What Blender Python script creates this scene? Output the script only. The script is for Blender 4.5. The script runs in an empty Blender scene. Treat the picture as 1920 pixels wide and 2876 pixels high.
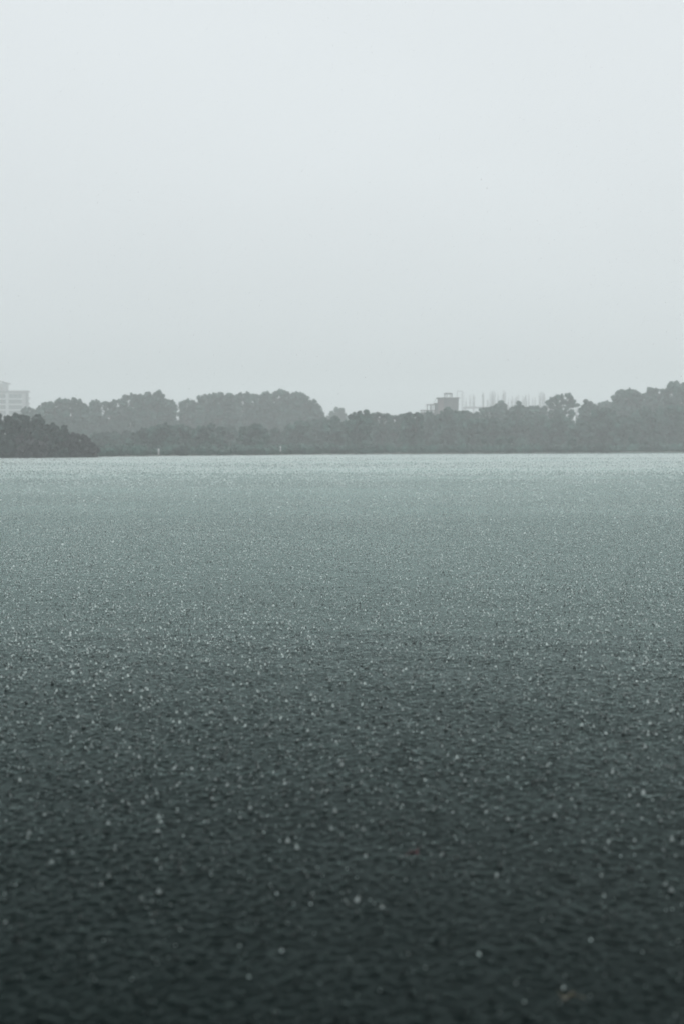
import bpy, bmesh, math, random
import numpy as np
from mathutils import Matrix, Vector

C = bpy.context.scene
COL = C.collection
R = math.radians

# ------------------------------------------------------------------ camera
CAM_H, LENS, SENS = 2.0, 50.0, 36.0
PW, PH = 1920.0, 2876.0
cam_d = bpy.data.cameras.new('camera'); cam = bpy.data.objects.new('camera', cam_d); COL.objects.link(cam)
cam_d.sensor_fit = 'VERTICAL'; cam_d.sensor_height = SENS; cam_d.lens = LENS
cam_d.clip_start = 0.05; cam_d.clip_end = 6000
M3 = (Matrix.Rotation(R(90 - 2.72), 4, 'X') @ Matrix.Rotation(R(-0.2), 4, 'Z'))
cam.matrix_world = Matrix.Translation((0, 0, CAM_H)) @ M3
cam_d.dof.use_dof = True; cam_d.dof.focus_distance = 25.0; cam_d.dof.aperture_fstop = 1.5
cam_d.dof.aperture_blades = 9
C.camera = cam

# ------------------------------------------------------------------ sky and sun (overcast, raining)
SUN_EL, SUN_AZ = 58.0, 25.0          # azimuth measured clockwise from +Y
w = bpy.data.worlds.new('World'); C.world = w; w.use_nodes = True
nt = w.node_tree; nt.nodes.clear(); N = nt.nodes.new; L = nt.links.new
sky = N('ShaderNodeTexSky'); sky.sky_type = 'NISHITA'; sky.sun_disc = False
sky.sun_elevation = R(SUN_EL); sky.sun_rotation = R(SUN_AZ); sky.dust_density = 6; sky.air_density = 2
hs = N('ShaderNodeHueSaturation'); hs.inputs['Saturation'].default_value = 0.12
L(sky.outputs[0], hs.inputs['Color'])
tc = N('ShaderNodeTexCoord'); sx = N('ShaderNodeSeparateXYZ'); L(tc.outputs['Generated'], sx.inputs[0])
rp = N('ShaderNodeValToRGB'); L(sx.outputs['Z'], rp.inputs[0])      # cloud deck, brighter towards the zenith
SKY_LO, SKY_HI = (7.5, 8.02, 8.25, 1), (7.9, 8.36, 8.66, 1)
cr = rp.color_ramp; cr.elements[0].position = 0.0; cr.elements[0].color = (SKY_LO[0]/10, SKY_LO[1]/10, SKY_LO[2]/10, 1)
cr.elements[1].position = 0.45; cr.elements[1].color = (SKY_HI[0]/10, SKY_HI[1]/10, SKY_HI[2]/10, 1)
mp = N('ShaderNodeMapping'); mp.inputs['Scale'].default_value = (1.0, 1.0, 2.2); L(tc.outputs['Generated'], mp.inputs[0])
nz = N('ShaderNodeTexNoise'); nz.inputs['Scale'].default_value = 1.6; nz.inputs['Detail'].default_value = 3; L(mp.outputs[0], nz.inputs['Vector'])
nr = N('ShaderNodeMapRange'); nr.inputs['To Min'].default_value = 8.7; nr.inputs['To Max'].default_value = 11.2; L(nz.outputs[0], nr.inputs[0])
sc_ = N('ShaderNodeVectorMath'); sc_.operation = 'SCALE'; L(rp.outputs[0], sc_.inputs[0]); L(nr.outputs[0], sc_.inputs['Scale'])
mx = N('ShaderNodeMix'); mx.data_type = 'RGBA'; mx.inputs[0].default_value = 0.93
L(hs.outputs[0], mx.inputs[6]); L(sc_.outputs[0], mx.inputs[7])
bg = N('ShaderNodeBackground'); bg.inputs['Strength'].default_value = 0.1; L(mx.outputs[2], bg.inputs['Color'])
wo = N('ShaderNodeOutputWorld'); L(bg.outputs[0], wo.inputs['Surface'])

sun_d = bpy.data.lights.new('sun', 'SUN'); sun = bpy.data.objects.new('sun', sun_d); COL.objects.link(sun)
sun_d.energy = 1.5; sun_d.angle = R(60); sun_d.color = (1.0, 0.992, 0.98)
sun.rotation_euler = (R(90 - SUN_EL), 0, R(180 - SUN_AZ)); sun.location = (0, 0, 50)

vs = C.view_settings; vs.view_transform = 'Standard'; vs.look = 'None'; vs.exposure = 0; vs.gamma = 1; vs.use_curve_mapping = False
C.render.engine = 'CYCLES'
cy = C.cycles; cy.max_bounces = 8; cy.diffuse_bounces = 2; cy.glossy_bounces = 3; cy.transmission_bounces = 4
cy.volume_bounces = 4; cy.caustics_reflective = False; cy.caustics_refractive = False
cy.use_denoising = True

HAZE_DENSITY = 0.00128
# ------------------------------------------------------------------ helpers
def ray(px, py):
    s = SENS / PH
    v = M3.to_3x3() @ Vector(((px - PW/2)*s, -(py - PH/2)*s, -LENS))
    return v / v.y
def at(px, py, d):                    # the point at depth d behind a photo pixel
    return Vector((0, 0, CAM_H)) + ray(px, py) * d
def mpp(d): return d * SENS / PH / LENS
def on_water(px, py):
    v = ray(px, py); return v * (CAM_H / -v.z)

class MB:
    """collects pieces, then links them as ONE mesh object"""
    def __init__(s): s.v = []; s.f = []; s.n = 0
    def add(s, v, f):
        v = np.asarray(v, float).reshape(-1, 3); s.v.append(v)
        s.f += [tuple(i + s.n for i in q) for q in f]; s.n += len(v); return s
    def box(s, a, b):
        (x0, y0, z0), (x1, y1, z1) = a, b
        return s.add([(x0,y0,z0),(x1,y0,z0),(x1,y1,z0),(x0,y1,z0),(x0,y0,z1),(x1,y0,z1),(x1,y1,z1),(x0,y1,z1)],
                     [(0,3,2,1),(4,5,6,7),(0,1,5,4),(1,2,6,5),(2,3,7,6),(3,0,4,7)])
    def tube(s, pts, rad, k=6):
        pts = [Vector(p) for p in pts]; vs_ = []; n = len(pts)
        for i, p in enumerate(pts):
            t = (pts[min(i+1, n-1)] - pts[max(i-1, 0)]).normalized()
            u = t.cross(Vector((0.3, 1, 0.1))).normalized(); q = t.cross(u)
            for j in range(k):
                a = 2*math.pi*j/k; vs_.append(p + (u*math.cos(a) + q*math.sin(a))*rad[i])
        f = [(i*k+j, i*k+(j+1) % k, (i+1)*k+(j+1) % k, (i+1)*k+j) for i in range(n-1) for j in range(k)]
        f += [tuple(range(k))[::-1], tuple((n-1)*k + j for j in range(k))]
        return s.add(vs_, f)
    def build(s, name, mat, parent=None, smooth=False, base=None):
        v = np.concatenate(s.v)
        off = parent_base(parent) if base is None else np.array(base)
        me = bpy.data.meshes.new(name); me.from_pydata((v - off).tolist(), [], s.f); me.update()
        if smooth: me.shade_smooth()
        me.materials.append(mat)
        o = bpy.data.objects.new(name, me); COL.objects.link(o)
        if parent: o.parent = parent
        elif base is not None: o.location = base
        return o
def parent_base(p):
    b = np.zeros(3)
    while p is not None: b += np.array(p.location); p = p.parent
    return b
def tag(o, label=None, cat=None, group=None, kind=None):
    if label: o['label'] = label
    if cat: o['category'] = cat
    if group: o['group'] = group
    if kind: o['kind'] = kind
    return o
def thing(name, loc, label, cat, group=None):
    o = bpy.data.objects.new(name, None); COL.objects.link(o); o.location = loc; o.empty_display_size = 0.5
    return tag(o, label, cat, group)
def fast_mesh(name, verts, faces, mat, smooth=False):
    """numpy mesh of equal sided faces"""
    verts = np.asarray(verts, np.float32); faces = np.asarray(faces, np.int32); k = faces.shape[1]
    me = bpy.data.meshes.new(name); me.vertices.add(len(verts)); me.vertices.foreach_set('co', verts.ravel())
    me.loops.add(faces.size); me.loops.foreach_set('vertex_index', faces.ravel())
    me.polygons.add(len(faces)); me.polygons.foreach_set('loop_start', np.arange(0, faces.size, k, dtype=np.int32))
    me.update(calc_edges=True)
    if smooth: me.shade_smooth()
    me.materials.append(mat)
    o = bpy.data.objects.new(name, me); COL.objects.link(o); return o

def mat(name, c1, c2, scale=1.0, rough=0.8, detail=5, bump=0.0, spec=0.5, stretch=(1,1,1)):
    m = bpy.data.materials.new(name); m.use_nodes = True; t = m.node_tree; b = t.nodes['Principled BSDF']
    tc = t.nodes.new('ShaderNodeTexCoord'); mp = t.nodes.new('ShaderNodeMapping'); mp.inputs['Scale'].default_value = stretch
    n = t.nodes.new('ShaderNodeTexNoise'); n.inputs['Scale'].default_value = scale; n.inputs['Detail'].default_value = detail
    t.links.new(tc.outputs['Object'], mp.inputs[0]); t.links.new(mp.outputs[0], n.inputs['Vector'])
    r = t.nodes.new('ShaderNodeValToRGB'); t.links.new(n.outputs[0], r.inputs[0])
    r.color_ramp.elements[0].position = 0.35; r.color_ramp.elements[0].color = (*c1, 1)
    r.color_ramp.elements[1].position = 0.65; r.color_ramp.elements[1].color = (*c2, 1)
    t.links.new(r.outputs[0], b.inputs['Base Color']); b.inputs['Roughness'].default_value = rough
    b.inputs['Specular IOR Level'].default_value = spec
    if bump:
        bp = t.nodes.new('ShaderNodeBump'); bp.inputs['Strength'].default_value = bump; bp.inputs['Distance'].default_value = 0.05
        t.links.new(n.outputs[0], bp.inputs['Height']); t.links.new(bp.outputs[0], b.inputs['Normal'])
    return m

M = {
 'leaf_far':  mat('leaf_far', (0.015,0.05,0.04), (0.055,0.15,0.12), 0.3, 0.6),
 'leaf_front':mat('leaf_front', (0.010,0.040,0.031), (0.052,0.155,0.122), 0.3, 0.6),
 'leaf_near': mat('leaf_near', (0.006,0.02,0.016), (0.04,0.085,0.068), 0.9, 0.6),
 'leaf_plum': mat('leaf_plum', (0.012,0.013,0.014), (0.055,0.055,0.056), 0.9, 0.6),
 'bark':      mat('bark', (0.05,0.045,0.04), (0.11,0.10,0.09), 3, 0.9, stretch=(1,1,.3)),
 'pale_bark': mat('pale_bark', (0.42,0.43,0.41), (0.6,0.6,0.58), 3, 0.9, stretch=(1,1,.3)),
 'soil':      mat('soil', (0.03,0.04,0.032), (0.06,0.075,0.06), 0.4, 0.9),
 'concrete':  mat('concrete', (0.13,0.13,0.13), (0.21,0.2,0.2), 0.5, 0.85, stretch=(1,1,.3)),
 'plaster':   mat('plaster', (0.42,0.4,0.4), (0.5,0.48,0.48), 0.25, 0.8, stretch=(1,1,.3)),
 'pink_wall': mat('pink_wall', (0.26,0.2,0.2), (0.34,0.27,0.27), 0.5, 0.85, stretch=(1,1,.3)),
 'white_trim':mat('white_trim', (0.68,0.69,0.69), (0.78,0.79,0.79), 0.4, 0.7),
 'roof_grey': mat('roof_grey', (0.16,0.15,0.15), (0.24,0.22,0.22), 0.6, 0.8),
 'glass':     mat('glass', (0.06,0.085,0.085), (0.1,0.125,0.125), 0.3, 0.15),
 'steel':     mat('steel', (0.07,0.06,0.055), (0.13,0.11,0.1), 2, 0.8),
 'white_paint':mat('white_paint', (0.7,0.71,0.7), (0.82,0.83,0.82), 3, 0.6),
 'leaf_brown':mat('leaf_brown', (0.03,0.028,0.012), (0.095,0.085,0.045), 30, 0.5),
 'leaf_red':  mat('leaf_red', (0.05,0.012,0.016), (0.10,0.03,0.035), 30, 0.5),
}

# splash: foam white, with sky sheen by distance painted into the same mix
WATER_IOR, WATER_ROUGH, WATER_TINT = 1.062, 0.15, (0.84, 1.0, 0.965, 1)
def mat_splash():
    """thrown up lake water: clear mounds look like the lake itself, white is foam plus painted sky sheen"""
    m = bpy.data.materials.new('splash'); m.use_nodes = True; t = m.node_tree; t.nodes.remove(t.nodes['Principled BSDF']); n = t.nodes.new; l = t.links.new
    df = n('ShaderNodeBsdfDiffuse'); df.inputs[0].default_value = (0.006, 0.010, 0.0095, 1)
    gl = n('ShaderNodeBsdfGlossy'); gl.inputs['Color'].default_value = WATER_TINT; gl.inputs['Roughness'].default_value = .15
    fr = n('ShaderNodeFresnel'); fr.inputs['IOR'].default_value = WATER_IOR + .03
    a = n('ShaderNodeMixShader'); l(fr.outputs[0], a.inputs[0]); l(df.outputs[0], a.inputs[1]); l(gl.outputs[0], a.inputs[2])
    wd = n('ShaderNodeBsdfDiffuse'); wt = n('ShaderNodeBsdfTranslucent')
    for q in (wd, wt): q.inputs[0].default_value = (0.84, 0.94, 0.915, 1)
    w_ = n('ShaderNodeMixShader'); w_.inputs[0].default_value = .4; l(wd.outputs[0], w_.inputs[1]); l(wt.outputs[0], w_.inputs[2])
    at_ = n('ShaderNodeAttribute'); at_.attribute_name = 'foam_sheen'
    x = n('ShaderNodeMixShader'); l(at_.outputs['Fac'], x.inputs[0]); l(a.outputs[0], x.inputs[1]); l(w_.outputs[0], x.inputs[2])
    l(x.outputs[0], t.nodes['Material Output'].inputs['Surface'])
    return m
def mat_rain():
    m = bpy.data.materials.new('raindrop'); m.use_nodes = True; t = m.node_tree; t.nodes.remove(t.nodes['Principled BSDF'])
    a = t.nodes.new('ShaderNodeBsdfTransparent'); b = t.nodes.new('ShaderNodeBsdfTranslucent'); c = t.nodes.new('ShaderNodeBsdfDiffuse')
    for q in (b, c): q.inputs[0].default_value = (.96, .98, .98, 1)
    x = t.nodes.new('ShaderNodeMixShader'); x.inputs[0].default_value = .5; y = t.nodes.new('ShaderNodeMixShader'); y.inputs[0].default_value = .2
    l = t.links.new; l(b.outputs[0], x.inputs[1]); l(c.outputs[0], x.inputs[2]); l(a.outputs[0], y.inputs[1]); l(x.outputs[0], y.inputs[2])
    l(y.outputs[0], t.nodes['Material Output'].inputs['Surface'])
    return m
def mat_water():
    m = bpy.data.materials.new('rain_water'); m.use_nodes = True; t = m.node_tree; t.nodes.remove(t.nodes['Principled BSDF']); n = t.nodes.new; l = t.links.new
    tc = n('ShaderNodeTexCoord')
    df = n('ShaderNodeBsdfDiffuse'); gl = n('ShaderNodeBsdfGlossy'); gl.inputs['Color'].default_value = WATER_TINT
    fr = n('ShaderNodeFresnel'); fr.inputs['IOR'].default_value = WATER_IOR; mxs = n('ShaderNodeMixShader')
    l(fr.outputs[0], mxs.inputs[0]); l(df.outputs[0], mxs.inputs[1]); l(gl.outputs[0], mxs.inputs[2]); l(mxs.outputs[0], t.nodes['Material Output'].inputs['Surface'])
    # murky green water, faint large patches
    n1 = n('ShaderNodeTexNoise'); n1.inputs['Scale'].default_value = 0.12; n1.inputs['Detail'].default_value = 4; l(tc.outputs['Object'], n1.inputs['Vector'])
    r = n('ShaderNodeValToRGB'); l(n1.outputs[0], r.inputs[0])
    r.color_ramp.elements[0].position = .3; r.color_ramp.elements[0].color = (0.003, 0.007, 0.0065, 1)
    r.color_ramp.elements[1].position = .7; r.color_ramp.elements[1].color = (0.006, 0.0095, 0.0095, 1)
    l(r.outputs[0], df.inputs['Color'])
    # gusts roughen long streaks across the lake
    mp = n('ShaderNodeMapping'); mp.inputs['Scale'].default_value = (0.02, 0.05, 1); mp.inputs['Rotation'].default_value = (0, 0, R(4)); l(tc.outputs['Object'], mp.inputs[0])
    n2 = n('ShaderNodeTexNoise'); n2.inputs['Scale'].default_value = 1.0; n2.inputs['Detail'].default_value = 4; l(mp.outputs[0], n2.inputs['Vector'])
    g = n('ShaderNodeMapRange'); g.inputs['From Min'].default_value = .3; g.inputs['From Max'].default_value = .7
    g.inputs['To Min'].default_value = WATER_ROUGH - 0.02; g.inputs['To Max'].default_value = WATER_ROUGH + 0.05; l(n2.outputs[0], g.inputs[0])
    l(g.outputs[0], gl.inputs['Roughness'])
    # drop pitted relief, too small for the mesh
    n3 = n('ShaderNodeTexNoise'); n3.inputs['Scale'].default_value = 24; n3.inputs['Detail'].default_value = 3; n3.inputs['Roughness'].default_value = .55; l(tc.outputs['Object'], n3.inputs['Vector'])
    n4 = n('ShaderNodeTexNoise'); n4.inputs['Scale'].default_value = 5; n4.inputs['Detail'].default_value = 2; l(tc.outputs['Object'], n4.inputs['Vector'])
    ma = n('ShaderNodeMath'); ma.operation = 'MULTIPLY_ADD'; l(n4.outputs[0], ma.inputs[0]); ma.inputs[1].default_value = 1.6; l(n3.outputs[0], ma.inputs[2])
    bp = n('ShaderNodeBump'); bp.inputs['Strength'].default_value = 1.0; bp.inputs['Distance'].default_value = 0.011; l(ma.outputs[0], bp.inputs['Height'])
    g2 = n('ShaderNodeMapRange'); g2.inputs['From Min'].default_value = .33; g2.inputs['From Max'].default_value = .67
    g2.inputs['To Min'].default_value = .45; g2.inputs['To Max'].default_value = 1.5; l(n2.outputs[0], g2.inputs[0]); l(g2.outputs[0], bp.inputs['Strength'])
    for q in (df, gl, fr): l(bp.outputs[0], q.inputs['Normal'])
    return m
M['splash'] = mat_splash(); M['rain'] = mat_rain(); M['water'] = mat_water()

# ------------------------------------------------------------------ rain relief of the lake surface
def make_tile(n=512, size=4.0, seed=3):
    rng = np.random.default_rng(seed); dx = size/n
    k = np.fft.fftfreq(n, dx); kx, ky = np.meshgrid(k, k); kk = np.hypot(kx, ky) + 1e-9
    lam = 1/kk
    amp = np.exp(-((np.log(lam/0.07))**2)/(2*0.42**2)) * lam**1.6 + 0.05*np.exp(-((np.log(lam/0.6))**2)/(2*0.35**2))*lam**1.3
    h = np.real(np.fft.ifft2(amp*np.exp(2j*np.pi*rng.random((n, n)))*np.sqrt(n*n)))
    s = np.hypot(*np.gradient(h, dx)); h *= 0.23/np.sqrt((s**2).mean())
    rr = int(0.20/dx); g = np.arange(-rr, rr+1)*dx; X, Y = np.meshgrid(g, g); D = np.hypot(X, Y)
    for _ in range(int(size*size*60)):                 # rings and pits where drops have struck
        r0 = rng.uniform(0.0, 0.14); a = rng.uniform(.6, 1.6)*0.0030/(1 + r0*9); lm = rng.uniform(.028, .05)
        z = a*np.cos(2*np.pi*(D - r0)/lm)*np.exp(-((D - r0)/(lm*.75))**2)
        i, j = rng.integers(0, n, 2)
        ii = (np.arange(i-rr, i+rr+1)) % n; jj = (np.arange(j-rr, j+rr+1)) % n
        h[np.ix_(ii, jj)] += z
    return h, size
def samp(h, size, x, y):
    n = h.shape[0]; u = (x/size*n); v = (y/size*n); i = np.floor(u).astype(int); j = np.floor(v).astype(int); fu = u-i; fv = v-j
    i0, i1, j0, j1 = i % n, (i+1) % n, j % n, (j+1) % n
    return (h[j0,i0]*(1-fu)*(1-fv) + h[j0,i1]*fu*(1-fv) + h[j1,i0]*(1-fu)*fv + h[j1,i1]*fu*fv)
TA = make_tile(seed=3); TB = make_tile(size=5.3, seed=8)
def lake_height(x, y):
    r = np.hypot(x, y); fade = np.clip((70 - r)/42, 0, 1)
    ca, sa = math.cos(.6), math.sin(.6)
    h = samp(*TA, x, y)*.75 + samp(*TB, ca*x - sa*y + 1.7, sa*x + ca*y + .4)*.75
    h += 0.004*np.sin(x*2.1 + y*3.3 + 1.3*np.sin(y*.9)) * np.clip((60-r)/40, 0, 1)*.6
    return h*fade

dense = np.arange(-0.30, 0.3001, 0.0017)
side = np.concatenate([np.linspace(0.31, math.pi, 70)])
ang = np.concatenate([-side[::-1][:-0 or None], dense, side]); ang[0] = -math.pi
r1 = np.exp(np.linspace(math.log(.05), math.log(3.6), 24))[:-1]
r2 = np.concatenate([np.exp(np.arange(math.log(3.6), math.log(15), 0.0026)), np.exp(np.arange(math.log(15.05), math.log(70), 0.0056))])
r3 = np.exp(np.linspace(math.log(70.2), math.log(900), 90))
rad = np.concatenate([r1, r2, r3])
A, Rr = np.meshgrid(ang, rad); X = Rr*np.sin(A); Y = Rr*np.cos(A)
Z = lake_height(X, Y)
nc, nr_ = len(ang), len(rad)
idx = np.arange(nr_*nc).reshape(nr_, nc)
F = np.stack([idx[:-1,:-1], idx[:-1,1:], idx[1:,1:], idx[1:,:-1]], -1).reshape(-1, 4)
lake = fast_mesh('water', np.stack([X, Y, Z], -1).reshape(-1, 3), F, M['water'], smooth=True)
tag(lake, 'grey green lake surface pitted all over by heavy rain', 'water', kind='structure')

# ------------------------------------------------------------------ ground: lake bed, bank and land behind
SH = [(-3500,1287),(-600,1286),(280,1283),(600,1280),(960,1276),(1300,1274),(1600,1272),(1920,1270),(2600,1268),(6000,1270)]
shx, shy = [], []
for px, py in SH:
    p = on_water(px, py if -700 < px < 2700 else 1286 - (px+600)*0.0035*0 - (0.0035*px if px > 2700 else -0.0035*0))
    shx.append(p.x); shy.append(p.y)
shx, shy = np.array(shx), np.array(shy); o_ = np.argsort(shx); shx, shy = shx[o_], shy[o_]
def shore_y(x): return float(np.interp(x, shx, shy))
gx = np.concatenate([np.linspace(-1150, -200, 20), np.linspace(-180, 180, 91), np.linspace(200, 1150, 20)])
offs = [(-1e3, -.9), (-12, -.85), (-2.5, -.35), (-.6, -.06), (.5, .16), (3, .35), (12, .6), (60, .9), (200, 1.0), (900, 1.0)]
gv, rng = [], np.random.default_rng(5)
for o1, z in offs:
    for x in gx:
        y = shore_y(x) + o1
        if o1 == -1e3: y = -190
        jit = rng.normal(0, .35) if -5 < o1 < 5 else 0
        gv.append((x, min(y + jit, 1500), z + (rng.normal(0, .03) if z > .2 else 0)))
ng = len(gx); gi = np.arange(len(offs)*ng).reshape(len(offs), ng)
GF = np.stack([gi[:-1,:-1], gi[:-1,1:], gi[1:,1:], gi[1:,:-1]], -1).reshape(-1, 4)
g_ = fast_mesh('ground', gv, GF, M['soil'])
tag(g_, 'dark low bank and land behind the far shore', 'ground', kind='structure')

# ------------------------------------------------------------------ trees
def leaf_cloud(lobes, leaf, dens, rng, core=True):
    """leaf sized faces over a set of ellipsoid lobes, with closed cores so that no light leaks straight through"""
    V, Fq = [], []; n0 = 0
    Lb = np.array(lobes)
    for li, (cx, cy_, cz, rx, ry, rz) in enumerate(lobes):
        area = 4*math.pi*((rx*rz)**1.6/3 + (rx*ry)**1.6/3 + (ry*rz)**1.6/3)**(1/1.6)
        n = max(12, int(area*dens/(leaf*leaf)))
        d = rng.normal(size=(n, 3)); d /= np.linalg.norm(d, axis=1)[:, None]
        d = d[d[:,1] < 0.4] if n > 40 else d
        n = len(d)
        # lumpy shell
        q = 1 + .10*np.sin(d[:,0]*5 + li) * np.sin(d[:,2]*6 + 2*li) + .07*np.sin(d[:,1]*9 + li*3)
        rr = rng.uniform(.80, 1.0, n)**.7*q + np.where(rng.random(n) < .14, rng.uniform(0, .24, n), 0)
        p = np.array([cx, cy_, cz]) + d*np.array([rx, ry, rz])*rr[:, None]
        keep = np.ones(n, bool)
        for lj in range(len(Lb)):
            if lj != li: keep &= (((p - Lb[lj,:3])/Lb[lj,3:])**2).sum(1) > .55
        p, d = p[keep], d[keep]; n = len(p)
        if n == 0: continue
        nn = d + rng.normal(0, .55, (n, 3)); nn /= np.linalg.norm(nn, axis=1)[:, None]
        u = np.cross(nn, rng.normal(size=(n, 3))); u /= np.linalg.norm(u, axis=1)[:, None]; v = np.cross(nn, u)
        s = leaf*rng.uniform(.6, 1.3, (n, 1)); t = s*rng.uniform(.45, .8, (n, 1))
        quad = np.stack([p - u*s, p + v*t, p + u*s, p - v*t], 1).reshape(-1, 3)
        V.append(quad); Fq.append(np.arange(n0, n0 + 4*n).reshape(-1, 4)); n0 += 4*n
        if core:
            k, h = 8, 6; ring = []
            for a in range(h+1):
                th = math.pi*a/h
                for b in range(k):
                    ph = 2*math.pi*b/k + a*.4
                    f = .77 + .06*math.sin(3*ph + li + 2*a)
                    ring.append((cx + rx*f*math.sin(th)*math.cos(ph), cy_ + ry*f*math.sin(th)*math.sin(ph), cz + rz*f*math.cos(th)))
            V.append(np.array(ring)); ii = np.arange((h+1)*k).reshape(h+1, k) + n0
            Fq.append(np.stack([ii[:-1], np.roll(ii[:-1], -1, 1), np.roll(ii[1:], -1, 1), ii[1:]], -1).reshape(-1, 4)[:, ::-1]); n0 += (h+1)*k
    return np.concatenate(V), np.concatenate(Fq)

TREES = []
def tree(name, d, bumps, label, m='leaf_front', group=None, fill=True, leaf=.32, dens=.62, cat='tree', seed=None, ground=None, gap=0, bark='bark'):
    """bumps: (photo x, photo y, radius in photo px) of the rounded tops of the crown, at depth d"""
    rs = np.random.default_rng(seed if seed is not None else int(abs(bumps[0][0])*7 + d))
    s = mpp(d); xm = sum(b[0] for b in bumps)/len(bumps)
    bx = at(xm, 1275, d).x
    g = ground if ground is not None else max(0.1, 0.0)
    root = thing(name, (bx, d, g), label, cat, group)
    lobes, tops = [], []
    for (px, py, r) in bumps:
        c = at(px, py + r, d); rm = r*s; yj = rs.uniform(-2.2, 2.2)
        lobes.append((c.x, d + yj, c.z, rm*rs.uniform(1.0, 1.15), rm*rs.uniform(1.0, 1.3), rm)); tops.append(Vector((c.x, d + yj, c.z)))
        for _ in range(2):                            # small side sprays break the round outline
            a = rs.uniform(-2.9, .25); q = rm*rs.uniform(.3, .5)
            lobes.append((c.x + rm*.95*math.cos(a), d + yj + rs.uniform(-1, 1)*rm*.4, c.z - rm*.8*math.sin(a)*.9, q*1.1, q, q))
        if cat in ('bush', 'tree'):
            for _ in range(5):
                a = rs.uniform(-2.9, -.2); q = rm*rs.uniform(.13, .26)
                lobes.append((c.x + rm*1.1*math.cos(a), d + yj + rs.uniform(-1, 1)*rm*.5, c.z - rm*1.02*math.sin(a), q, q, q*rs.uniform(1.2, 2.0)))
        if fill:
            z = c.z - rm*.9; rr = rm*1.15
            while z > g + gap:
                lobes.append((c.x + rs.uniform(-.5, .5)*rr, d + rs.uniform(-2, 2), z, rr*rs.uniform(.95, 1.25), rr*1.1, rr*rs.uniform(.8, 1)))
                z -= rr*1.15; rr = min(rr*1.12, 2.6*max(rm, .9))
    v, f = leaf_cloud(lobes, leaf, dens, rs)
    v[:, 2] = np.maximum(v[:, 2], g - .05 + rs.uniform(0, .12, len(v)))
    v -= np.array(root.location)
    cr_ = fast_mesh('crown', v, f, M[m]); cr_.parent = root
    top = max(t.z for t in tops); H = top - g
    mb = MB(); tx = bx + rs.uniform(-.3, .3); rt = max(.12, H*.026)
    fork = Vector((tx + rs.uniform(-.3, .3), d, g + H*(.45 if fill else .5)))
    mb.tube([(tx, d, g - .3), (tx, d, g + H*.12), (tx*.5 + fork.x*.5 + rs.uniform(-.2, .2), d, g + H*.3), fork], [rt*1.5, rt, rt*.85, rt*.7], 8)
    for t in tops[:9]:
        m_ = fork.lerp(t, .5) + Vector((rs.uniform(-.3, .3), 0, -.12*H*.5*rs.random()))
        mb.tube([fork - Vector((0, 0, .1)), m_, t], [rt*.5, rt*.33, rt*.12], 5)
    mb.build('trunk', M[bark], root, smooth=True)
    TREES.append(root); return root

GB = 'hazy trees of the back row beyond the lake'; GF_ = 'front row trees along the far shore'; GN_ = 'dark bushes on the near left point'
def dsh(px, extra):                  # depth behind the shoreline under a photo column
    y = np.interp(px, [a for a, b in SH], [b for a, b in SH]); return on_water(px, y).y + extra
# back row, the skyline from left to right
BACK = [
 (130, [(70,1148,9),(78,1144,9),(96,1147,9),(106,1150,8)], 'small low hazy tree right in front of the pale apartment block corner'),
 (110, [(114,1139,9),(124,1132,9),(138,1130,9),(152,1132,9),(166,1126,8),(175,1121,8),(192,1123,9),(208,1120,9),(222,1123,8),(234,1134,8),(243,1145,7)], 'broad flat topped hazy tree next right of the pale apartment block'),
 (115, [(257,1130,7),(268,1124,8),(280,1129,8),(298,1129,6),(313,1132,8),(326,1125,8),(341,1121,8)], 'hazy tree with a low uneven top just right of the leftmost notch in the skyline'),
 (112, [(353,1111,8),(370,1107,9),(386,1110,8),(398,1110,7),(414,1102,7),(426,1112,7),(437,1103,6),(449,1099,8),(457,1108,6),(470,1122,9),(482,1126,9),(490,1138,7)], 'tall hazy tree with two small tufts on top at upper left'),
 (118, [(512,1132,7),(521,1124,7),(532,1121,8),(546,1127,9)], 'small rounded hazy tree right of the shallow dip between two high crowns'),
 (110, [(564,1113,7),(574,1110,8),(588,1109,8),(602,1106,9),(618,1104,9),(634,1113,7),(648,1106,9),(662,1110,8)], 'tall hazy tree at the left end of the long central crown line'),
 (114, [(677,1105,7),(692,1103,8),(706,1105,8),(720,1110,8),(734,1110,7),(748,1101,8),(760,1107,7)], 'tall hazy tree in the middle of the long central crown line'),
 (108, [(776,1100,7),(792,1095,9),(804,1101,7),(816,1109,7),(829,1102,9),(845,1105,10),(858,1113,9),(868,1127,8),(880,1124,7),(890,1136,9),(898,1150,8),(903,1166,7)], 'tall hazy tree falling away to a steep edge above the open notch at centre'),
 (170, [(924,1168,8),(934,1156,8),(947,1145,8),(958,1148,8),(965,1160,7)], 'faint pale small tree standing behind the notch at the centre of the skyline'),
 (60, [(1306,1156,7),(1318,1160,7),(1336,1159,7)], 'low hazy tree right of the concrete tower below the scaffold frame'),
 (70, [(1352,1147,7),(1366,1147,7),(1382,1142,8),(1396,1138,9),(1411,1143,9),(1424,1154,7)], 'rounded dark tree below the middle rebar rods of the building site'),
 (95, [(1404,1128,6),(1412,1136,7),(1398,1134,6)], 'faint thin tree top rising among the rebar rods of the building site'),
 (60, [(1438,1145,6),(1447,1140,6),(1454,1129,5),(1456,1138,7),(1464,1143,6)], 'dark tree with a small pointed tip below the right rebar rods'),
 (62, [(1478,1146,7),(1492,1142,8),(1508,1142,8),(1524,1143,8)], 'low flat topped tree left of the umbrella shaped tree'),
]
for ex, b, lab in BACK: tree('tree', dsh(b[len(b)//2][0], ex*1.7), b, lab, 'leaf_far', GB, leaf=.4)
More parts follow.
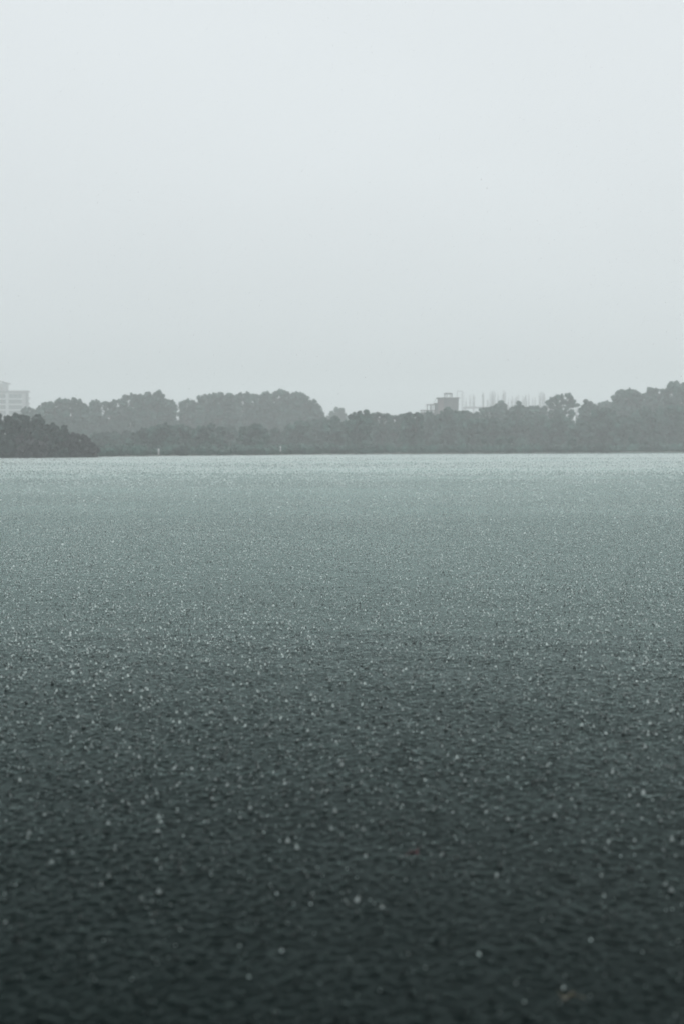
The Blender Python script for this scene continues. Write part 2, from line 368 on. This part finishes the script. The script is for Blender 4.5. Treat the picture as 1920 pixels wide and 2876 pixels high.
tree('tree', dsh(1575, 120), [(1541,1124,8),(1550,1116,7),(1562,1111,8),(1576,1108,8),(1592,1106,8),(1603,1113,7),(1610,1124,6),(1546,1134,7),(1560,1126,8),(1580,1122,9),(1597,1125,8),(1604,1134,6),(1570,1137,8),(1588,1137,8),(1556,1142,6)],
     'wide umbrella shaped tree with sky showing through, right of the rebar rods', 'leaf_far', GB, fill=False)
tree('tree', dsh(1619, 116), [(1615,1137,4),(1621,1134,4)], 'tiny loose tuft of leaves beside the right edge of the umbrella shaped tree', 'leaf_far', GB, fill=False)
RIGHT = [
 (48, [(1546,1154,7),(1560,1152,7),(1580,1150,9),(1602,1154,8)], 'low dense tree at the foot of the umbrella shaped tree'),
 (52, [(1630,1146,6),(1637,1138,6),(1643,1124,5),(1653,1130,6),(1662,1137,6),(1671,1139,6)], 'tree with a small upright tuft right of the umbrella shaped tree'),
 (95, [(1681,1133,6),(1690,1130,6),(1702,1128,7),(1712,1132,6)], 'pale low tree top in the dip left of the domed tree'),
 (60, [(1724,1111,7),(1735,1101,8),(1748,1096,9),(1762,1095,9),(1777,1096,9),(1790,1102,8),(1798,1112,6)], 'tall domed tree with pale trunk gaps near the right edge'),
 (64, [(1812,1106,7),(1820,1090,6),(1832,1091,6),(1845,1091,6),(1856,1096,7),(1838,1104,9)], 'tree with a ragged flat top between the domed tree and the tallest tree'),
 (56, [(1866,1094,6),(1876,1082,7),(1888,1073,8),(1902,1072,8),(1918,1077,9),(1936,1073,9)], 'tallest tree, cut off by the right edge of the picture'),
]
for ex, b, lab in RIGHT: tree('tree', dsh(b[len(b)//2][0], ex*1.9), b, lab, 'leaf_far', GB, leaf=.4)
# front row, darker
FRONT = [
 (300, 1216, 'low front tree just right of the dark left point'), (352, 1206, 'low front tree left of the pale post at the water edge'),
 (405, 1200, 'low front tree behind the leftmost pale post'), (460, 1190, 'front tree right of the leftmost pale post'),
 (520, 1182, 'front tree below the shallow dip in the left skyline'), (585, 1178, 'front tree below the left end of the long central crown line'),
 (650, 1186, 'front tree left of the second pale post'), (715, 1190, 'front tree below the middle of the central crown line'),
 (775, 1190, 'front tree behind the second pale post'), (838, 1182, 'front tree right of the second pale post'),
 (890, 1183, 'front tree at the left side of the central notch'), (945, 1182, 'front tree filling the foot of the central notch'),
 (1010, None, 'front tree with a small tuft on top just right of the central notch'), (1065, None, 'dense front tree midway between the notch and the concrete tower'),
 (1108, None, 'lowest topped front tree left of the concrete tower'), (1150, None, 'front tree touching the left end of the concrete tower'),
 (1205, 1160, 'front tree below the open terrace of the concrete tower'), (1262, 1156, 'front tree below the main block of the concrete tower'),
 (1325, 1168, 'front tree below the bright opening of the building site'), (1385, 1166, 'front tree left of the leftmost pale trunk pair'),
 (1440, 1164, 'front tree behind the rightmost of the paired pale trunks'), (1500, 1160, 'front tree midway between the pale trunks and the umbrella shaped tree'),
 (1562, 1168, 'front tree below the umbrella shaped tree'), (1625, 1166, 'front tree below the gap right of the umbrella shaped tree'),
 (1690, 1150, 'front tree left below the domed tree'), (1752, 1152, 'front tree straight below the domed tree'),
 (1815, 1138, 'front tree right below the domed tree'), (1880, 1128, 'front tree below the tallest tree at right'), (1940, 1140, 'front tree cut by the right edge of the picture'),
]
SPEC = {1010: [(984,1166,7),(997,1161,8),(1010,1157,7),(1027,1153,6),(1032,1163,8),(1018,1164,8)], 1065: [(1045,1163,7),(1058,1160,7),(1072,1163,7),(1086,1163,5),(1092,1169,7)],
        1108: [(1100,1169,7),(1113,1168,7),(1126,1165,7)], 1150: [(1137,1163,7),(1148,1160,5),(1158,1163,7),(1171,1161,6),(1178,1166,6)]}
rf = random.Random(4)
for i, (px, top, lab) in enumerate(FRONT):
    if top is None: b = SPEC[px]
    else:
        top += rf.uniform(-13, 13)
        b = [(px - 30 + 15*k + rf.uniform(-5, 5), top + abs(k-2)*5 + rf.uniform(-3, 9), rf.uniform(9, 15)) for k in range(5)]
    tree('tree', dsh(px, rf.uniform(36, 88)), b, lab, 'leaf_front', GF_, gap=.4)
# bushes on the near left point
PT = lambda px: on_water(px, 1287 - px*0.006).y
NEAR = [
 (-40, [(-70,1168,16),(-48,1160,14),(-22,1166,14)], 'dark bush on the left point, cut by the left edge of the picture', 'leaf_near'),
 (15, [(2,1165,9),(14,1171,10),(30,1172,9)], 'dark bush at left below the white strip of the apartment block', 'leaf_near'),
 (58, [(38,1163,7),(50,1167,8),(66,1169,8),(80,1172,8)], 'dark bush with a rounded top below the apartment block windows', 'leaf_near'),
 (106, [(92,1172,7),(104,1166,7),(114,1172,7),(122,1184,7)], 'tallest dark bush of the left point, with a steep right side', 'leaf_near'),
 (150, [(138,1196,7),(150,1191,6),(160,1199,6),(174,1197,6),(184,1207,6)], 'dark bush right of the steep sided tall bush on the left point', 'leaf_near'),
 (205, [(190,1222,8),(203,1219,8),(214,1222,7)], 'low plum grey bush in the middle of the left point', 'leaf_plum'),
 (245, [(228,1223,7),(241,1224,7),(251,1231,7),(261,1246,7),(268,1262,6)], 'outermost low plum grey bush at the tip of the left point', 'leaf_plum'),
 (95, [(60,1225,12),(90,1222,12),(120,1228,12)], 'low plum grey bush at the foot of the tall dark bushes', 'leaf_plum'),
]
for i, (px, b, lab, m_) in enumerate(NEAR):
    tree('bush', PT(px) + (2.0 if i < 7 else -1.0), b, lab, m_, GN_, leaf=.31, dens=.8, cat='bush', ground=.02)
# land of the left point
pv = []
px_l = np.linspace(-330, 282, 40)
for k, (o1, z) in enumerate([(-1.6, -.3), (0, .02), (1.5, .18), (9, .28), (14, -.3)]):
    for px in px_l:
        e = min(1, max(0, (282 - px)/60)); q = on_water(px, 1287 - px*0.006); pv.append((q.x, q.y + o1*(.15 + .85*e), z*e - .02*(1-e)))
ii = np.arange(200).reshape(5, 40)
pt = fast_mesh('peninsula', pv, np.stack([ii[:-1,:-1], ii[:-1,1:], ii[1:,1:], ii[1:,:-1]], -1).reshape(-1, 4), M['soil'])
tag(pt, 'low dark point of land under the left bushes', 'ground', kind='structure')

# undergrowth along the shore: nobody could count it
rs = np.random.default_rng(9); lob = []
for px in np.arange(262, 1990, 7.0):
    y = dsh(px, rs.uniform(1.0, 5)); x = at(px, 1275, y).x; r = rs.uniform(.55, 1.25)
    lob.append((x, y, .25 + r*.45, r*1.4, r, r))
V_, F_ = [], []; n0 = 0
for k in range(0, len(lob), 20):
    v, f = leaf_cloud(lob[k:k+20], .26, .8, rs); v[:, 2] = np.maximum(v[:, 2], .0); V_.append(v); F_.append(f + n0); n0 += len(v)
u_ = fast_mesh('undergrowth', np.concatenate(V_), np.concatenate(F_), M['leaf_front'])
tag(u_, 'dense low undergrowth along the far water edge', 'undergrowth', kind='stuff')

# ------------------------------------------------------------------ buildings
def pbox(mb, x0, y0, x1, y1, d, front, depth):
    """box over the photo rectangle, its face at depth d+front, running depth metres back"""
    a, b = at(x0, y1, d), at(x1, y0, d)
    return mb.box((a.x, d + front, a.z), (b.x, d + front + depth, b.z))
def part(name, rects, d, front, depth, m, parent):
    mb = MB()
    for r in rects: pbox(mb, *r, d, front, depth)
    return mb.build(name, m, parent)

# pale apartment block at the left
D = 950; bl = thing('apartment_building', (at(20, 1275, D).x, D, 1.0), 'pale apartment block with curved top roof behind the trees at the left edge', 'building')
part('wall', [(-150, 1103, 72, 1290)], D, 0, 5.5, M['plaster'], bl)
part('stair_bay', [(72, 1103, 77, 1290)], D, 1.2, 3.4, M['concrete'], bl)
part('roof_slab', [(-154, 1097, 80, 1103)], D, -1.0, 6.5, M['roof_grey'], bl)
ph = part('penthouse', [(-60, 1076, 20, 1097)], D, .6, 4, M['plaster'], bl)
mb = MB(); k = 14                                     # curved roof, its right half in view
pr = []
for i in range(k+1):
    t = i/k; px = -90 + t*116; pr.append((px, 1078 - 13.5*math.sin(math.pi*(.06 + .88*t)) + .8))
vv, ff = [], []
for (px, py) in pr:
    a, b = at(px, py, D), at(px, py + 3.4, D)
    for yy in (D - .4, D + 5.2): vv += [(a.x, yy, a.z), (b.x, yy, b.z)]
for i in range(k):
    o = i*4; p = o + 4
    ff += [(o, p, p+2, o+2), (o+1, o+3, p+3, p+1), (o, o+1, p+1, p), (o+2, p+2, p+3, o+3)]
ff += [(0, 2, 3, 1), (k*4, k*4+1, k*4+3, k*4+2)]
mb.add(vv, ff).build('curved_roof', M['roof_grey'], bl)
part('pilaster', [(19.5, 1103, 24.5, 1290)], D, -.5, .5, M['white_trim'], bl)
part('pilaster', [(-46, 1103, -41, 1290)], D, -.5, .5, M['white_trim'], bl)
for fl in range(7):
    y = 1107 + fl*15.6
    part('floor_band', [(-150, y + 11.6, -46, y + 14.8), (-41, y + 11.6, 19.5, y + 14.8), (24.5, y + 11.6, 64, y + 14.8)], D, -.28, .28, M['white_trim'], bl)
    for (a, b) in [(26, 38), (38.2, 50), (50.2, 62), (1, 9), (9.2, 18), (-22, -11), (-10.8, 0)]:
        wd = part('window', [(a, y, b, y + .8), (a, y + 10, b, y + 10.8), (a, y + .8, a + .8, y + 10), (b - .8, y + .8, b, y + 10)], D, -.16, .16, M['concrete'], bl)
        part('pane', [(a + .8, y + .8, b - .8, y + 10)], D, -.06, .05, M['glass'], wd)
    part('balcony', [(77, y + 8, 82, y + 14)], D, 1.4, 3, M['plaster'], bl)

# concrete tower block, centre right
D = 540; tb = thing('concrete_tower', (at(1250, 1275, D).x, D, 1.0), 'dark concrete building with a square tower and roof frame above the trees', 'building')
part('tower_wall', [(1245, 1119.2, 1286.5, 1290)], D, 0, 6, M['concrete'], tb)
part('side_wall', [(1230, 1119.2, 1244.9, 1290)], D, .5, 5.2, M['pink_wall'], tb)
part('roof_slab', [(1226, 1116.3, 1290, 1119)], D, -.7, 7.4, M['concrete'], tb)
fr = part('roof_frame', [(1246.5, 1104.2, 1270.5, 1106.6), (1250.5, 1103, 1266, 1104.1)], D, 1.0, 3, M['concrete'], tb)
for x, yy in ((1248, 1.2), (1254, 1.2), (1262, 1.2), (1268, 1.2), (1248, 3.4), (1268, 3.4)):
    part('post', [(x, 1106.7, x + 1.9, 1116.2)], D, yy, .3, M['concrete'], fr)
part('annex_wall', [(1221, 1133.5, 1229.9, 1290)], D, .8, 4.6, M['concrete'], tb)
part('annex_roof', [(1219, 1131.6, 1229.9, 1133.4)], D, .5, 5.2, M['concrete'], tb)
pg = part('pergola_beam', [(1197, 1135, 1218.9, 1137.2)], D, .6, 4.6, M['concrete'], tb)
for x, yy in ((1197.5, .8), (1206.5, .8), (1213.5, .8), (1199.5, 4.4), (1210.5, 4.4)):
    part('post', [(x, 1137.3, x + 2.2, 1151)], D, yy, .3, M['concrete'], pg)
part('terrace_wall', [(1181.5, 1157, 1220.9, 1290)], D, .6, 6, M['concrete'], tb)
te = part('terrace_beam', [(1180.5, 1151.2, 1220.9, 1154)], D, .3, 6.4, M['concrete'], tb)
for x in (1181, 1190, 1200, 1211): part('post', [(x, 1154.1, x + 2, 1156.9)], D, .6, .3, M['concrete'], te)
a, b = at(1226.5, 1118, D), at(1215, 1133, D)
MB().tube([(a.x, D + .6, a.z), (b.x, D + .6, b.z)], [.06, .06], 5).build('stair_rail', M['steel'], tb)

# building site with bare rebar
D = 980; us = thing('unfinished_building', (at(1420, 1275, D).x, D, 1.0), 'pale unfinished concrete floor with bare rebar rods standing above the trees', 'building')
part('slab', [(1303, 1141.5, 1560, 1146)], D, 0, 16, M['concrete'], us)
part('lower_slab', [(1296, 1157.5, 1560, 1290)], D, 0, 16, M['concrete'], us)
part('infill_wall', [(1353, 1146.1, 1552, 1157.4)], D, 2, .3, M['concrete'], us)
for x in (1304, 1327, 1351): part('column', [(x, 1146.1, x + 3.5, 1157.4)], D, .6, .6, M['concrete'], us)
sf = part('scaffold_frame', [(1282.5, 1097.6, 1298.5, 1099.6)], D, 1, .4, M['steel'], us)
for x in (1282.5, 1297): part('post', [(x, 1099.7, x + 1.4, 1157)], D, 1.05, .25, M['steel'], sf)
mb = MB()
for i in range(9):
    y0, y1 = 1103 + i*5.6, 1103 + (i+1)*5.6; xa, xb = (1294.5, 1301.5) if i % 2 else (1301.5, 1294.5)
    p, q = at(xa, y0, D), at(xb, y1, D); mb.tube([(p.x, D + 1.5, p.z), (q.x, D + 1.5, q.z)], [.07, .07], 4)
for x in (1294.5, 1301.5):
    p, q = at(x, 1103, D), at(x + .8, 1154, D); mb.tube([(p.x, D + 1.5, p.z), (q.x, D + 1.5, q.z)], [.09, .09], 4)
mb.build('brace', M['steel'], sf)
rr = random.Random(11)
CL = [(1309, 1116, 3, 3), (1321, 1107, 3, 3), (1330, 1104, 5, 3), (1357, 1097, 8, 2.4), (1372, 1108, 4, 4), (1382, 1097, 8, 5), (1389, 1096, 5, 4), (1399, 1104, 4, 2), (1409, 1110, 3, 3), (1416, 1097, 8, 4),
      (1427, 1116, 3, 3), (1437, 1112, 4, 3), (1447, 1114, 5, 4), (1454, 1106, 4, 3), (1471, 1110, 6, 5), (1478, 1108, 5, 3), (1485, 1103, 5, 2), (1500, 1114, 7, 5), (1517, 1103, 6, 4), (1524, 1098, 7, 5), (1530, 1104, 4, 2)]
for (x, top, n, wd) in CL:
    mb = MB()
    for i in range(n + n//2):
        xx = x + rr.uniform(-wd, wd); tt = top + rr.uniform(0, 16)*(i > 0)
        p, q = at(xx, 1141.6, D), at(xx + rr.uniform(-.8, .8), tt, D); yy = D + rr.uniform(2, 6)
        mb.tube([(p.x, yy, p.z), (q.x, yy, q.z)], [.13, .09], 4)
    mb.build('rebar', M['steel'], us)

# ------------------------------------------------------------------ small pale things at the far water edge
def post(px, y0, y1, wpx, label, extra=.8, name='post', m='white_paint', cat='post'):
    d = dsh(px, extra); s = mpp(d); r_ = wpx*s/2; a = at(px, y1, d); b = at(px, y0, d)
    o = thing(name, (a.x, d, a.z), label, cat)
    mb = MB(); mb.tube([(a.x, d, a.z - .1), (a.x + .01, d, a.z + (b.z - a.z)*.6), (a.x, d, b.z - .08)], [r_, r_*.95, r_*.9], 8); mb.build('shaft', M[m], o, smooth=True)
    if name == 'post':
        mb = MB(); mb.tube([(a.x, d, b.z - .08), (a.x, d, b.z - .03), (a.x, d, b.z)], [r_*1.25, r_*1.2, r_*.5], 8); mb.build('cap', M[m], o)
    return o
post(446, 1260, 1276, 6.5, 'short thick white post at the water edge right of the left point')
post(788, 1253, 1267, 4.5, 'small pale post at the water edge below the central trees')
def pale_tree(px, y0, y1, wpx, label):
    d = dsh(px, 6.5); s = mpp(d); a = at(px, y1, d); b = at(px, y0, d); r_ = wpx*s/2
    o = thing('sapling', (a.x, d, .3), label, 'sapling')
    MB().tube([(a.x, d, .1), (a.x + .08, d, (a.z + b.z)/2), (a.x + .02, d, b.z + .6)], [r_*1.2, r_, r_*.6], 7).build('trunk', M['pale_bark'], o, smooth=True)
    q = np.random.default_rng(int(px)); v, f = leaf_cloud([(a.x + q.uniform(-.4, .4), d - .2 + q.uniform(0, .4), b.z + .5 + q.uniform(-.2, .7), .8, .6, .6) for _ in range(3)], .2, .7, q)
    c_ = fast_mesh('crown', v - np.array(o.location), f, M['leaf_front']); c_.parent = o
pale_tree(1361, 1252, 1268, 2, 'faint leftmost pale thin trunk at the right half of the shore')
pale_tree(1400, 1248, 1270, 3, 'left of the two close pale trunks at the right half of the shore')
pale_tree(1435, 1246, 1268, 3.4, 'brightest pale trunk, right one of the two close pale trunks on the shore')
pale_tree(1605, 1248, 1260, 3, 'short pale trunk standing alone below the umbrella shaped tree')
pale_tree(1775, 1246, 1262, 2.2, 'faint pale trunk below the domed tree near the right edge')

# ------------------------------------------------------------------ floating leaves
def floating_leaf(px, py, ln, wd, rz, m, label):
    p = on_water(px, py); mb = MB(); vv, ff = [], []; k = 9
    for i in range(k):
        t = i/(k-1); hw = wd*math.sin(math.pi*min(1, .04 + t*.95))**.8*(1.15 - .5*t)
        z = .012 + .016*(2*t - 1)**2
        for s_ in (-1, -.5, 0, .5, 1): vv.append(((t - .5)*ln, s_*hw/2, z + .010*abs(s_)*math.sin(t*7) + .006*abs(s_)))
    for i in range(k-1):
        for j in range(4): a = i*5 + j; ff.append((a, a+1, a+6, a+5))
    o = thing('floating_leaf', (p.x, p.y, float(lake_height(np.array([p.x]), np.array([p.y]))[0])), label, 'leaf'); o.rotation_euler = (0, 0, rz)
    mb.add(vv, ff); b_ = mb.build('blade', M[m], None, smooth=True); b_.parent = o
    sd = b_.modifiers.new('thickness', 'SOLIDIFY'); sd.thickness = .0015
    s2 = MB(); s2.tube([(-ln*.5 - .035, 0, .02), (-ln*.5, 0, .026), (ln*.4, 0, .02)], [.0022, .002, .001], 5); s_ = s2.build('stalk', M[m], None); s_.parent = o
floating_leaf(1590, 2815, .06, .035, 2.9, 'leaf_brown', 'yellow brown leaf floating on the dark water at bottom right')
floating_leaf(1162, 2405, .06, .04, .8, 'leaf_red', 'small dark red leaf floating on the water below the middle')

# ------------------------------------------------------------------ splashes where the drops strike
def splash_mesh():
    rng = np.random.default_rng(21); V, F3, A = [], [], []; n0 = 0
    def put(p, s, h, shape, white):
        nonlocal n0
        sv, sf = shape; k = len(sv)
        a = rng.uniform(0, 6.283, len(p)); ca, sa = np.cos(a)[:, None], np.sin(a)[:, None]
        x = sv[None, :, 0]*s[:, None]; y = sv[None, :, 1]*s[:, None]
        v = np.stack([x*ca - y*sa, x*sa + y*ca, sv[None, :, 2]*h[:, None]], -1)
        lean = rng.normal(0, .18, (len(p), 2)); v[:, :, 0] += v[:, :, 2]*lean[:, :1]; v[:, :, 1] += v[:, :, 2]*lean[:, 1:]
        V.append((v + p[:, None]).reshape(-1, 3)); F3.append((sf[None] + (np.arange(len(p))*k)[:, None, None] + n0).reshape(-1, 3))
        A.append(np.repeat(white, k)); n0 += len(p)*k
    def rings(prof, k, wob=0.0):
        v = [(r*math.cos(2*math.pi*j/k + i*.3), r*math.sin(2*math.pi*j/k + i*.3), z + (wob if j % 2 else 0)*(i == len(prof)-1)) for i, (r, z) in enumerate(prof) for j in range(k)]
        f = []
        for i in range(len(prof)-1):
            for j in range(k):
                a, b, c, d = i*k+j, i*k+(j+1) % k, (i+1)*k+(j+1) % k, (i+1)*k+j; f += [(a, b, c), (a, c, d)]
        return np.array(v, float), np.array(f)
    bead = (np.array([(1,0,0),(-1,0,0),(0,1,0),(0,-1,0),(0,0,1),(0,0,-1)], float), np.array([(0,2,4),(2,1,4),(1,3,4),(3,0,4),(2,0,5),(1,2,5),(3,1,5),(0,3,5)]))
    pyr = (np.array([(1,0,-.2),(-.5,.87,-.2),(-.5,-.87,-.2),(0,0,1)], float), np.array([(0,1,3),(1,2,3),(2,0,3)]))
    crown = rings([(1.0, -.1), (.85, .25), (.95, .6), (1.25, .85)], 8, .35)
    jet = rings([(1.0, -.1), (.5, .12), (.26, .4), (.2, .68), (.33, .84), (.22, .97), (.02, 1.02)], 6)
    cone = rings([(1.0, -.1), (.55, .7), (.02, 1.0)], 5)
    dome = rings([(1.0, -.1), (.8, .35), (.5, .75), (.02, 1.0)], 6)
    def scatter(dens, r0, r1, a=0.36):
        n = int(dens*a*(r1*r1 - r0*r0)); r = np.sqrt(rng.uniform(r0*r0, r1*r1, n)); t = rng.uniform(-a, a, n)
        x, y = r*np.sin(t), r*np.cos(t); p = np.stack([x, y, lake_height(x, y)], 1)
        q = .5 + .5*np.sin(x*.55 + 1.7*np.sin(y*.21))*np.sin(y*.37 + 1.1*np.sin(x*.33))      # showers come in gusts
        return p[rng.random(n) < .5 + .5*q]
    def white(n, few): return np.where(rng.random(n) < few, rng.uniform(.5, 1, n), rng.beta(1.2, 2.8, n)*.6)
    LN = lambda m, s, n: np.minimum(rng.lognormal(math.log(m), s, n), 1.8*m)
    W = lambda lo, hi, n: rng.uniform(lo, hi, n)
    streak = lambda p: .70 + .30*np.sin(p[:,1]*.085 + 1.6*np.sin(p[:,0]*.021 + 1) + .8*np.sin(p[:,0]*.06 + p[:,1]*.02))*np.sin(p[:,1]*.031 + .7 + 1.2*np.sin(p[:,0]*.013))
    rr_ = lambda p: np.hypot(p[:, 0], p[:, 1])
    p = scatter(90, 3.5, 15); q = rr_(p); p = p[rng.random(len(p)) < np.clip((15 - q)/4, 0, 1)]; n = len(p); s = LN(.0100, .45, n); put(p, s, s*W(.5, 1.2, n), cone, W(.5, 1, n)**1.5*.34*np.clip((rr_(p) - 4.5)/6.5, .06, 1))  # near mounds painted dark, as if seen through; farther ones whitened like sky reflection
    p = scatter(8, 3.5, 20); n = len(p); s = LN(.0065, .35, n); put(p, s, s*W(.5, 1.0, n), crown, W(.1, .4, n)*np.clip((rr_(p) - 3)/8, .2, 1))
    p = scatter(8, 3.5, 20); n = len(p); s = LN(.0042, .35, n); put(p, s, s*W(1.4, 2.6, n), jet, W(.2, .8, n)*np.clip((rr_(p) - 3)/8, .25, 1))
    p = scatter(75, 3.5, 20); q = rr_(p); p = p[rng.random(len(p)) < np.clip((q - 3)/5, .3, 1)]; n = len(p); s = LN(.0031, .5, n); p[:, 2] += rng.exponential(.010, n) + .002; put(p, s, s, bead, W(.3, 1, n)*np.clip((rr_(p) - 2)/5, .4, 1))
    p = scatter(3.2, 3.8, 14); n = len(p); s = LN(.0058, .3, n); p[:, 2] += rng.exponential(.012, n) + .003; put(p, s, s, bead, W(.35, 1, n))
    p = scatter(130, 11, 75); q = rr_(p); p = p[rng.random(len(p)) < np.clip((q - 10)/4, 0, 1)*np.clip((80 - q)/60, .0, 1)]; n = len(p)
    q = rr_(p); s = LN(.0088, .45, n); put(p, s, s*W(.5, 1.3, n), pyr, W(.3, 1, n)*np.clip(.22 + (q - 10)*.003, .2, .27))  # whiteness rises with distance, painting the grazing sky reflection
    p = scatter(130, 6, 95); q = rr_(p); p = p[rng.random(len(p)) < np.clip((q - 5)/10, 0, 1)*np.clip((110 - q)/70, .15, 1)]; n = len(p)
    s = LN(.0086, .45, n); p[:, 2] += rng.exponential(.006, n); put(p, s, s*W(.8, 1.6, n), pyr, W(.3, 1, n)*np.clip(rr_(p)/14, .5, 1))  # white specks: foam and painted sky glints, dimmed close to the camera
    # far off they run together into a pale seethe
    p = scatter(10.6, 24, 280); q = np.hypot(p[:,0], p[:,1]); p = p[rng.random(len(p)) < np.clip((q - 22)/90, .02, 1)]; p = p[rng.random(len(p)) < streak(p)]; n = len(p)
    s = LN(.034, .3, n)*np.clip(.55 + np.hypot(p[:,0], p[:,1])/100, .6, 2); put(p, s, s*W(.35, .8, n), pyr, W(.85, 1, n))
    return np.concatenate(V), np.concatenate(F3), np.concatenate(A)
v, f, whiteness = splash_mesh()
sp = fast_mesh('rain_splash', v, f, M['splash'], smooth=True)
at_ = sp.data.attributes.new('foam_sheen', 'FLOAT', 'POINT'); at_.data.foreach_set('value', whiteness.astype(np.float32))
tag(sp, 'countless white splashes and beads thrown up by rain on the lake', 'splash', kind='stuff')

# ------------------------------------------------------------------ falling rain
rng = np.random.default_rng(31); n = 40000
yy = (rng.uniform(30**2.2, 110**2.2, n))**(1/2.2); xx = yy*rng.uniform(-.36, .36, n); zz = rng.uniform(.05, 1, n)*np.minimum(yy*.55 + 2, 22)
sz = rng.lognormal(math.log(.0036), .3, n); ln = sz*rng.uniform(2, 4, n)
d3 = np.array([(1,0,0),(-.5,.87,0),(-.5,-.87,0),(0,0,1),(0,0,-1)], float)
P = d3[None]*np.stack([sz, sz, ln], 1)[:, None]; P[:, :, 0] += P[:, :, 2]*.14
P += np.stack([xx, yy, zz], 1)[:, None]
f3 = np.array([(0,1,3),(1,2,3),(2,0,3),(1,0,4),(2,1,4),(0,2,4)])
tag(fast_mesh('rain', P.reshape(-1, 3), (f3[None] + (np.arange(n)*5)[:, None, None]).reshape(-1, 3), M['rain']), 'heavy rain falling as fine bright drops over the lake', 'rain', kind='stuff')

# ------------------------------------------------------------------ haze: rain laden air
m = bpy.data.materials.new('haze'); m.use_nodes = True; t = m.node_tree; t.nodes.remove(t.nodes['Principled BSDF'])
pv_ = t.nodes.new('ShaderNodeVolumePrincipled'); pv_.inputs['Color'].default_value = (0.955, 1.0, 0.995, 1)
pv_.inputs['Density'].default_value = HAZE_DENSITY; pv_.inputs['Anisotropy'].default_value = 0.35
t.links.new(pv_.outputs[0], t.nodes['Material Output'].inputs['Volume'])
hz = MB().box((-1250, -260, -2.2), (1250, 1560, 62)).build('haze', m)
tag(hz, 'pale rain haze filling the air over the lake', 'haze', kind='stuff')
